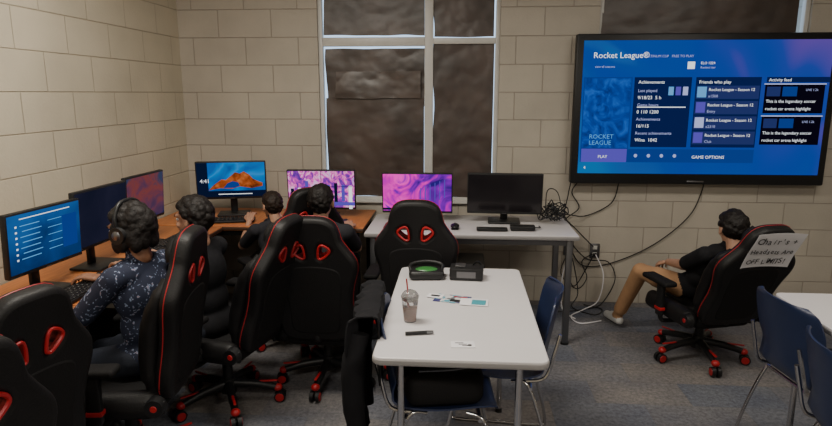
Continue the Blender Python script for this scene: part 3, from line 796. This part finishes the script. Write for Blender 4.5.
person('seated_person', (-1.33, 2.36, .43), 78, .90, 3, head_yaw=4, head_pitch=6, shirt=M_floral, hair=M_hair, hair_len=.07, curl=.025, phones=True,
       hands=((-.13, .36, .345), (.13, .36, .345)))
person('seated_person', (-1.25, 2.83, .38), 80, .90, 6, head_yaw=-4, head_pitch=4, shirt=M_shirtk, hair=M_hair, curl=.023, skin=M_skin2, hands=((-.13, .36, .38), (.13, .36, .38)))
person('seated_person', (-1.17, 3.73, .37), 35, .76, 12, head_yaw=10, head_pitch=8, shirt=M_shirtg, hair=M_hairb, curl=.018, skin=M_skin2, hands=((-.10, .3, .39), (.12, .3, .39)))
person('seated_person', (-.80, 3.27, .385), 3, .90, 20, head_yaw=0, head_pitch=0, shirt=M_shirtg, hair=M_hair, curl=.016, skin=M_skin2, hands=((-.10, .50, .38), (.12, .50, .38)), feet=((-.1, .42, -.29), (.1, .42, -.29)))

# reclined viewer on the right: world joint targets -> local
gl = Vector((1.47, 3.67, .37)); gy = 18
inv = (Matrix.Translation(gl) @ Matrix.Rotation(R(gy), 4, 'Z')).inverted()
tl = lambda p: tuple(inv @ Vector(p))
person('seated_person', tuple(gl), gy, .86, -41, head_yaw=-16, head_pitch=12, shirt=M_shirtk, pants=M_tan, shoe=M_shoe, skin=M_skin2, hair=M_hair, curl=.020,
       hands=(tl((1.34, 3.82, .555)), tl((1.62, 3.88, .55))), knees=(tl((1.20, 3.88, .475)), tl((1.60, 4.03, .47))), feet=(tl((1.13, 4.10, .085)), tl((1.74, 4.14, .085))))

# ------------------------------------------------------------ desk clutter
def keyboard(loc, yaw):
    b = MB(); b.box((0, 0, .009), (.40, .13, .016), M_black, .005)
    for r_ in range(5):
        for c_ in range(14): b.box((-.182 + c_ * .028, -.048 + r_ * .024, .0195), (.023, .020, .007), M_black, .002, 1)
    b.finish('computer_keyboard', loc, yaw)
def mouse(loc, yaw):
    b = MB(); b.sph((0, 0, .018), (.03, .05, .017), M_black); b.box((0, .02, .034), (.006, .016, .006), M_gmetal, .002); b.box((0, 0, .004), (.05, .09, .006), M_black, .002)
    b.finish('computer_mouse', loc, yaw)
for (x, y, a) in ((-1.69, 2.50, 90), (-1.69, 3.0, 90), (-1.69, 3.42, 88), (-1.62, 3.99, 14), (-.96, 3.98, 0), (-.29, 3.88, 0)):
    keyboard((x, y, DZ), a)
for (x, y, a) in ((-1.68, 2.20, 90), (-1.68, 2.75, 90), (-.02, 3.88, 0), (-1.30, 3.95, 0)):
    mouse((x, y, DZ), a)

def cables(name, runs, r=.004, m=M_black):
    b = MB()
    for p in runs: b.tube(p, r, m, n=6, k=6)
    return b.finish(name)
b = MB(); rr = random.Random(3)
for k in range(15):
    cx, cy = .63 + rr.uniform(-.05, .08), 4.14 + rr.uniform(-.07, .08); ra = rr.uniform(.03, .07); ph = rr.random() * 6
    b.tube([(cx + ra * math.cos(ph + a), cy + ra * .8 * math.sin(ph + a), .752 + .005 * k + .04 * math.sin(a * 1.5 + k) ** 2) for a in (0, 1, 2, 3, 4, 5, 5.9)], .004, M_black, n=6)
b.tube([(.6, 4.1, .80), (.62, 4.0, .92), (.66, 4.05, .82), (.70, 4.1, .76)], .004, M_black, n=6)
b.tube([(.60, 4.1, .80), (.62, 4.2, .95), (.70, 4.25, .93), (.74, 4.2, .76), (.785, 4.18, .72), (.79, 4.2, .6), (.79, 4.2, .4)], .0035, M_black, n=6)
b.finish('cable_bundle')
b = MB(); b.box((0, 0, .018), (.16, .07, .03), M_black, .006); b.box((-.20, -.03, .012), (.20, .05, .02), M_black, .006); b.tube([(.08, 0, .018), (.12, .04, .01), (.12, .10, .006)], .004, M_black)
b.finish('power_adapter', (.42, 3.86, DZ))
cables('power_cable', [
    [(1.80, 4.52, 1.0), (1.82, 4.585, .9), (1.74, 4.585, .70), (1.50, 4.585, .48), (1.2, 4.585, .33), (.98, 4.585, .30), (.88, 4.58, .42), (.86, 4.57, .47)],
    [(.70, 4.38, .75), (.80, 4.38, .70), (.86, 4.45, .40), (.80, 4.45, .12), (.72, 4.40, .03), (.78, 4.35, .008), (.95, 4.40, .008)],
    [(.86, 4.57, .45), (.90, 4.53, .30), (.93, 4.50, .10), (.88, 4.44, .012), (1.02, 4.30, .008), (1.1, 4.42, .008), (.98, 4.50, .012)],
    [(.84, 4.52, .98), (.83, 4.57, .85), (.80, 4.57, .62), (.86, 4.57, .47)],
    [(.72, 4.38, .75), (.84, 4.42, .66), (.95, 4.5, .55), (1.04, 4.56, .46)],
    [(.68, 4.38, .74), (.79, 4.36, .55), (.83, 4.42, .30), (.90, 4.5, .16), (1.0, 4.55, .30), (1.05, 4.57, .40)],
    [(1.2, 4.56, .96), (1.16, 4.58, .80), (.98, 4.58, .70), (.84, 4.5, .72), (.72, 4.38, .76)],
    [(.90, 4.52, .98), (.86, 4.58, .88), (.92, 4.58, .76), (.82, 4.58, .66), (.90, 4.58, .56), (.86, 4.57, .48)],
    [(.86, 4.57, .42), (.80, 4.54, .25), (.92, 4.5, .14), (1.0, 4.54, .22), (.96, 4.56, .34), (1.04, 4.57, .40)],
    [(.78, 4.40, .60), (.86, 4.5, .50), (1.0, 4.56, .36), (1.16, 4.57, .34), (1.22, 4.56, .20), (1.12, 4.5, .03), (1.0, 4.42, .01)],
], .0042)
cables('white_cable', [[(1.06, 4.555, .40), (1.12, 4.52, .25), (1.08, 4.47, .06), (.96, 4.40, .010), (.84, 4.26, .008), (.88, 4.12, .008), (1.04, 4.18, .008)],
                       [(.78, 4.2, .70), (.79, 4.22, .5), (.76, 4.25, .3), (.78, 4.30, .05), (.86, 4.2, .01)]], .0045, M_paperw)
def outlet(x, z):
    b = MB(); b.box((0, -.006, 0), (.075, .012, .115), M_gmetal, .004)
    for q in (-1, 1): b.box((0, -.013, q * .027), (.034, .004, .03), M_wframe, .002)
    b.box((0, -.025, -.027), (.03, .026, .026), M_black, .005)
    b.finish('wall_outlet', (x, 4.6, z))
outlet(.86, .44); outlet(1.06, .42)

# table-top items
b = MB(); z = DZ
M_cup = mat('clear_cup_plastic', (.85, .85, .85), .08, trans=.85, var=.01)
M_cof = mat('iced_coffee', (.30, .14, .09), .3, var=.2, vscale=40)
b.cyl((0, 0, 0), (0, 0, .10), .024, .034, M_cup, 24); b.cyl((0, 0, .004), (0, 0, .062), .0225, .029, M_cof, 24)
b.cyl((0, 0, .10), (0, 0, .104), .036, .036, M_cup, 24); b.sph((0, 0, .104), (.033, .033, .024), M_cup)
b.cyl((.0, 0, .02), (-.014, .008, .17), .003, .003, M_red, 8)
b.finish('iced_coffee_cup', (-.183, 2.225, DZ))
b = MB(); b.box((0, 0, .022), (.17, .12, .044), M_black, .018, 3); b.sph((0, -.01, .040), (.058, .038, .014), M_green)
b.tube([(-.07, -.02, .03), (-.075, .03, .055), (0, .05, .065), (.075, .03, .055), (.07, -.02, .03)], .009, M_black)
b.finish('headset_case', (-.15, 2.80, DZ), 5)
b = MB(); b.box((0, 0, .03), (.16, .10, .06), M_black, .008); b.box((0, -.051, .03), (.09, .002, .03), M_gmetal); b.box((-.03, 0, .064), (.05, .05, .008), M_gmetal, .003); b.tube([(.03, .02, .06), (.05, 0, .085), (.07, .03, .06)], .004, M_black)
b.finish('network_switch_box', (.045, 2.80, DZ), -4)
def flyer_mat():
    m, t, N, L, bb = nt('flyer_print'); tc = N.new('ShaderNodeTexCoord'); v = N.new('ShaderNodeTexVoronoi'); v.inputs['Scale'].default_value = 34; v.distance = 'CHEBYCHEV'
    L.new(tc.outputs['Object'], v.inputs['Vector']); rp = N.new('ShaderNodeValToRGB'); e = rp.color_ramp.elements
    rp.color_ramp.interpolation = 'CONSTANT'
    e[0].position = 0; e[0].color = (.6, .58, .58, 1); e[1].position = .85; e[1].color = (.05, .05, .16, 1)
    x = e.new(.3); x.color = (.08, .30, .40, 1); x = e.new(.45); x.color = (.55, .55, .56, 1); x = e.new(.62); x.color = (.45, .10, .14, 1); x = e.new(.72); x.color = (.12, .12, .13, 1)
    sp = N.new('ShaderNodeSeparateColor'); L.new(v.outputs['Color'], sp.inputs[0]); L.new(sp.outputs[0], rp.inputs['Fac']); L.new(rp.outputs['Color'], bb.inputs['Base Color'])
    return m
M_fly = flyer_mat()
M_teal = mat('teal_print', (.05, .28, .34), .5, var=.1)
b = MB(); b.box((0, 0, .001), (.15, .10, .0015), M_fly); b.box((.10, -.015, .0025), (.12, .085, .0015), M_paperw, rot=Matrix.Rotation(R(8), 4, 'Z')); b.box((.12, -.015, .0036), (.06, .06, .0008), M_teal, rot=Matrix.Rotation(R(8), 4, 'Z'))
b.box((-.08, .01, .0035), (.07, .05, .001), M_paperw); b.box((-.08, .012, .0042), (.04, .02, .0006), M_ink)
b.box((.02, -.02, .0020), (.05, .03, .0008), M_ink); b.box((.03, .03, .0020), (.06, .012, .0008), M_red)
b.finish('printed_flyers', (-.02, 2.49, DZ), -14)
b = MB(); b.box((0, 0, .001), (.085, .055, .0015), M_paperw)
for i in range(3): b.box((-.012 + i * .012, .012 - i * .012, .002), (.030, .005, .0006), M_ink)
b.cyl((.024, -.008, .0015), (.024, -.008, .0025), .008, .008, M_ink)
b.finish('name_card', (.023, 2.01, DZ), 4)
b = MB(); b.cyl((-.05, 0, .007), (.03, 0, .007), .007, .007, M_black); b.cyl((.03, 0, .007), (.055, 0, .007), .0075, .006, M_gmetal)
b.finish('marker_pen', (-.14, 2.09, DZ), 12)

def tower(loc, yaw):
    b = MB(); b.box((0, 0, .22), (.19, .42, .42), M_black, .01)
    for q in (-1, 1):
        b.box((q * .07, 0, .006), (.03, .38, .012), M_black)
    b.box((0, -.213, .22), (.15, .006, .38), M_gmetal, .003); b.cyl((0, -.214, .36), (0, -.219, .36), .012, .012, M_red)
    b.finish('desktop_computer_tower', loc, yaw)
tower((-1.93, 3.0, 0), 90); tower((-1.45, 4.27, 0), 0); tower((.10, 4.22, 0), 0)

# ------------------------------------------------------------ camera
cam = bpy.data.cameras.new('camera'); cam.lens = 25.96; cam.sensor_width = 36; cam.clip_start = .05
co = bpy.data.objects.new('camera', cam); C.objects.link(co)
co.location = (0, 0, 1.62); co.rotation_euler = (R(90 - 11.31), 0, R(4.1))
bpy.context.scene.camera = co
